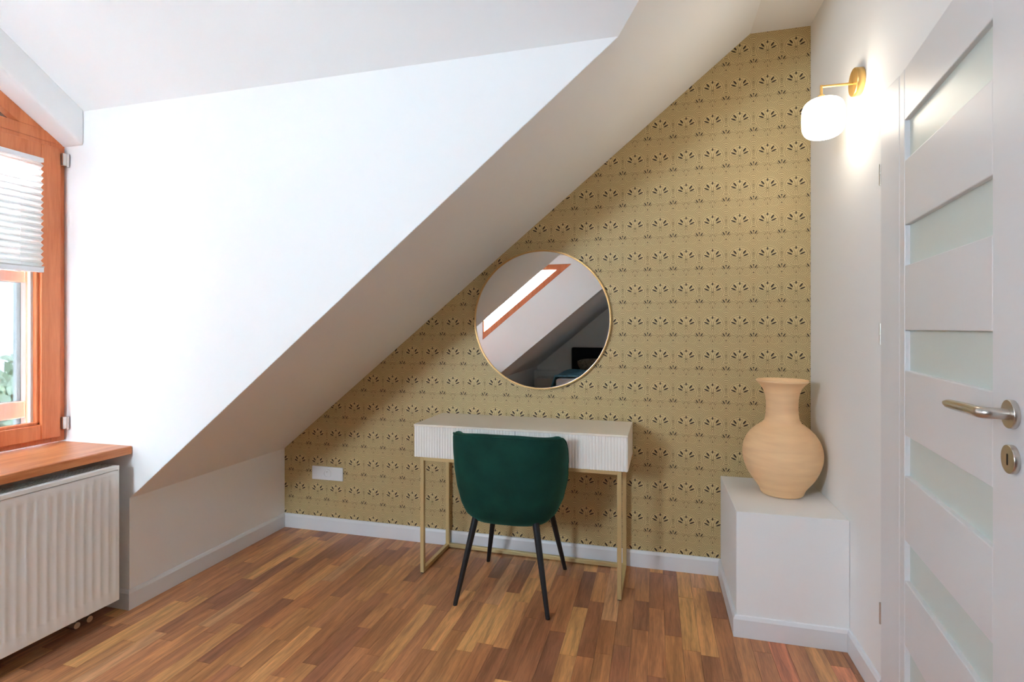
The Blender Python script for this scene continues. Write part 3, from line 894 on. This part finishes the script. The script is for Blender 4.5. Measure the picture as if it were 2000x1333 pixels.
# ------------------------------------------------------------------ the bed end of the room (seen in the mirror)
bed = tag(empty('bed', (-.62 * h, YE + 1.15, 0)), 'bed with dark navy headboard reflected in the mirror', 'bed')
MB().box(-.78, .78, -1.13, -1.04, .0005, .70 * h).build('headboard', M['navy'], bed, bevel=.02)
MB().box(-.74, .74, -1.04, .95, .0005, .28).build('base', M['bed_grey'], bed, bevel=.01)
MB().box(-.73, .73, -1.04, .95, .28, .46).build('mattress', M['sheet'], bed, bevel=.05, seg=4)
def pillow(name, loc, mat, sx, sy, sz, label, rotx):
    mb = MB(); n = 16; vs_, fs_ = [], []
    for side in (1, -1):
        for i in range(n + 1):
            for j in range(n + 1):
                u, v = -1 + 2 * i / n, -1 + 2 * j / n
                w = ((1 - abs(u) ** 3.0) * (1 - abs(v) ** 3.0)) ** .5
                vs_.append((u * sx * (1 - .06 * v * v), v * sy * (1 - .06 * u * u), side * sz * w))
    N = (n + 1) ** 2
    for s_ in (0, N):
        for i in range(n):
            for j in range(n):
                fs_.append((s_ + i * (n + 1) + j, s_ + (i + 1) * (n + 1) + j, s_ + (i + 1) * (n + 1) + j + 1, s_ + i * (n + 1) + j + 1))
    o = mb.add(vs_, fs_).build(name, mat, loc=loc, rot=(rotx, 0, 0), smooth=True, angle=80)
    return tag(o, label, 'pillow')
pillow('pillow', (-.84 * h, YE + .42, .56), M['pattern'], .34, .24, .085, 'patterned beige pillow leaning on the navy headboard', math.radians(24))
pillow('pillow', (-.26 * h, YE + .36, .60), M['pattern'], .34, .24, .09, 'patterned beige pillow at the door side of the bed', math.radians(48))
mb = MB(); vs_, fs_ = [], []
n = 30
for i in range(n + 1):
    for j in range(n + 1):
        u, v = i / n, j / n
        x = -.80 + 1.6 * u
        z = .485 + .015 * noise.noise(Vector((u * 5, v * 6, 0)))
        if abs(x) > .745: z -= (abs(x) - .745) * 3.2
        vs_.append((x, -.35 + 1.25 * v, z))
for i in range(n):
    for j in range(n):
        fs_.append((i * (n + 1) + j, (i + 1) * (n + 1) + j, (i + 1) * (n + 1) + j + 1, i * (n + 1) + j + 1))
bk = mb.add(vs_, fs_).build('blanket', M['teal'], loc=bed.location, smooth=True)
sd = bk.modifiers.new('solid', 'SOLIDIFY'); sd.thickness = .02; sd.offset = 1
tag(bk, 'teal blue blanket spread over the bed', 'blanket')
ns = tag(empty('nightstand', (-1.52 * h, YE + .55, 0)), 'low white nightstand beside the bed under the slope', 'nightstand')
MB().box(-.24, .24, -.22, .22, .03, .33).build('body', M['cabinet'], ns, bevel=.004)
MB().box(-.23, .23, .22, .236, .06, .19).build('drawer', M['cabinet'], ns, bevel=.002)
MB().box(-.23, .23, .22, .236, .196, .322).build('drawer', M['cabinet'], ns, bevel=.002)
for sx in (-1, 1):
    for sy in (-1, 1):
        MB().box(sx * .2 - .02, sx * .2 + .02, sy * .18 - .02, sy * .18 + .02, .0005, .03).build('foot', M['black'], ns)

tag(MB().box(XK + .002, -1.262 * h, YE + .002, YE + .30, .0005, .345 * h).build('low_ledge', M['paint'], bevel=.003), 'low white boxed ledge along the end wall beside the bed', 'ledge')

# ------------------------------------------------------------------ outdoors
gr = MB().box(-22, -8.5, 1.0, 17, -4.2, -4.0).build('ground', M['grass']); struct(gr, 'garden lawn far below the window')
def tree(loc, hgt, rad_, label, seed):
    rnd = random.Random(seed)
    t = tag(empty('tree', loc), label, 'tree')
    MB().tube([(0, 0, 0), (.05, .02, hgt * .4), (0, .05, hgt * .8)], [.18, .13, .06], 10).build('trunk', M['bark'], t, smooth=True)
    mb = MB()
    for k in range(1600):
        d = Vector((rnd.gauss(0, 1), rnd.gauss(0, 1), rnd.gauss(0, 1))).normalized() * rad_ * rnd.uniform(.55, 1.0)
        c = Vector((d.x, d.y, hgt * .72 + d.z * .85))
        a = Vector((rnd.gauss(0, 1), rnd.gauss(0, 1), rnd.gauss(0, 1))).normalized() * .16
        b = a.cross(Vector((rnd.gauss(0, 1), rnd.gauss(0, 1), rnd.gauss(0, 1)))).normalized() * .09
        mb.add([c - a, c + b, c + a, c - b], [(0, 1, 2, 3)])
    mb.build('foliage', M['leaf'], t)
tree((-11.5, 7.2, -4), 4.6, 1.7, 'round leafy tree beyond the window glass', 1)
tree((-15.0, 11.5, -4), 5.6, 2.0, 'taller leafy tree further beyond the window', 2)
tree((-15.0, 4.4, -4), 4.2, 1.5, 'small leafy tree far left beyond the window', 3)
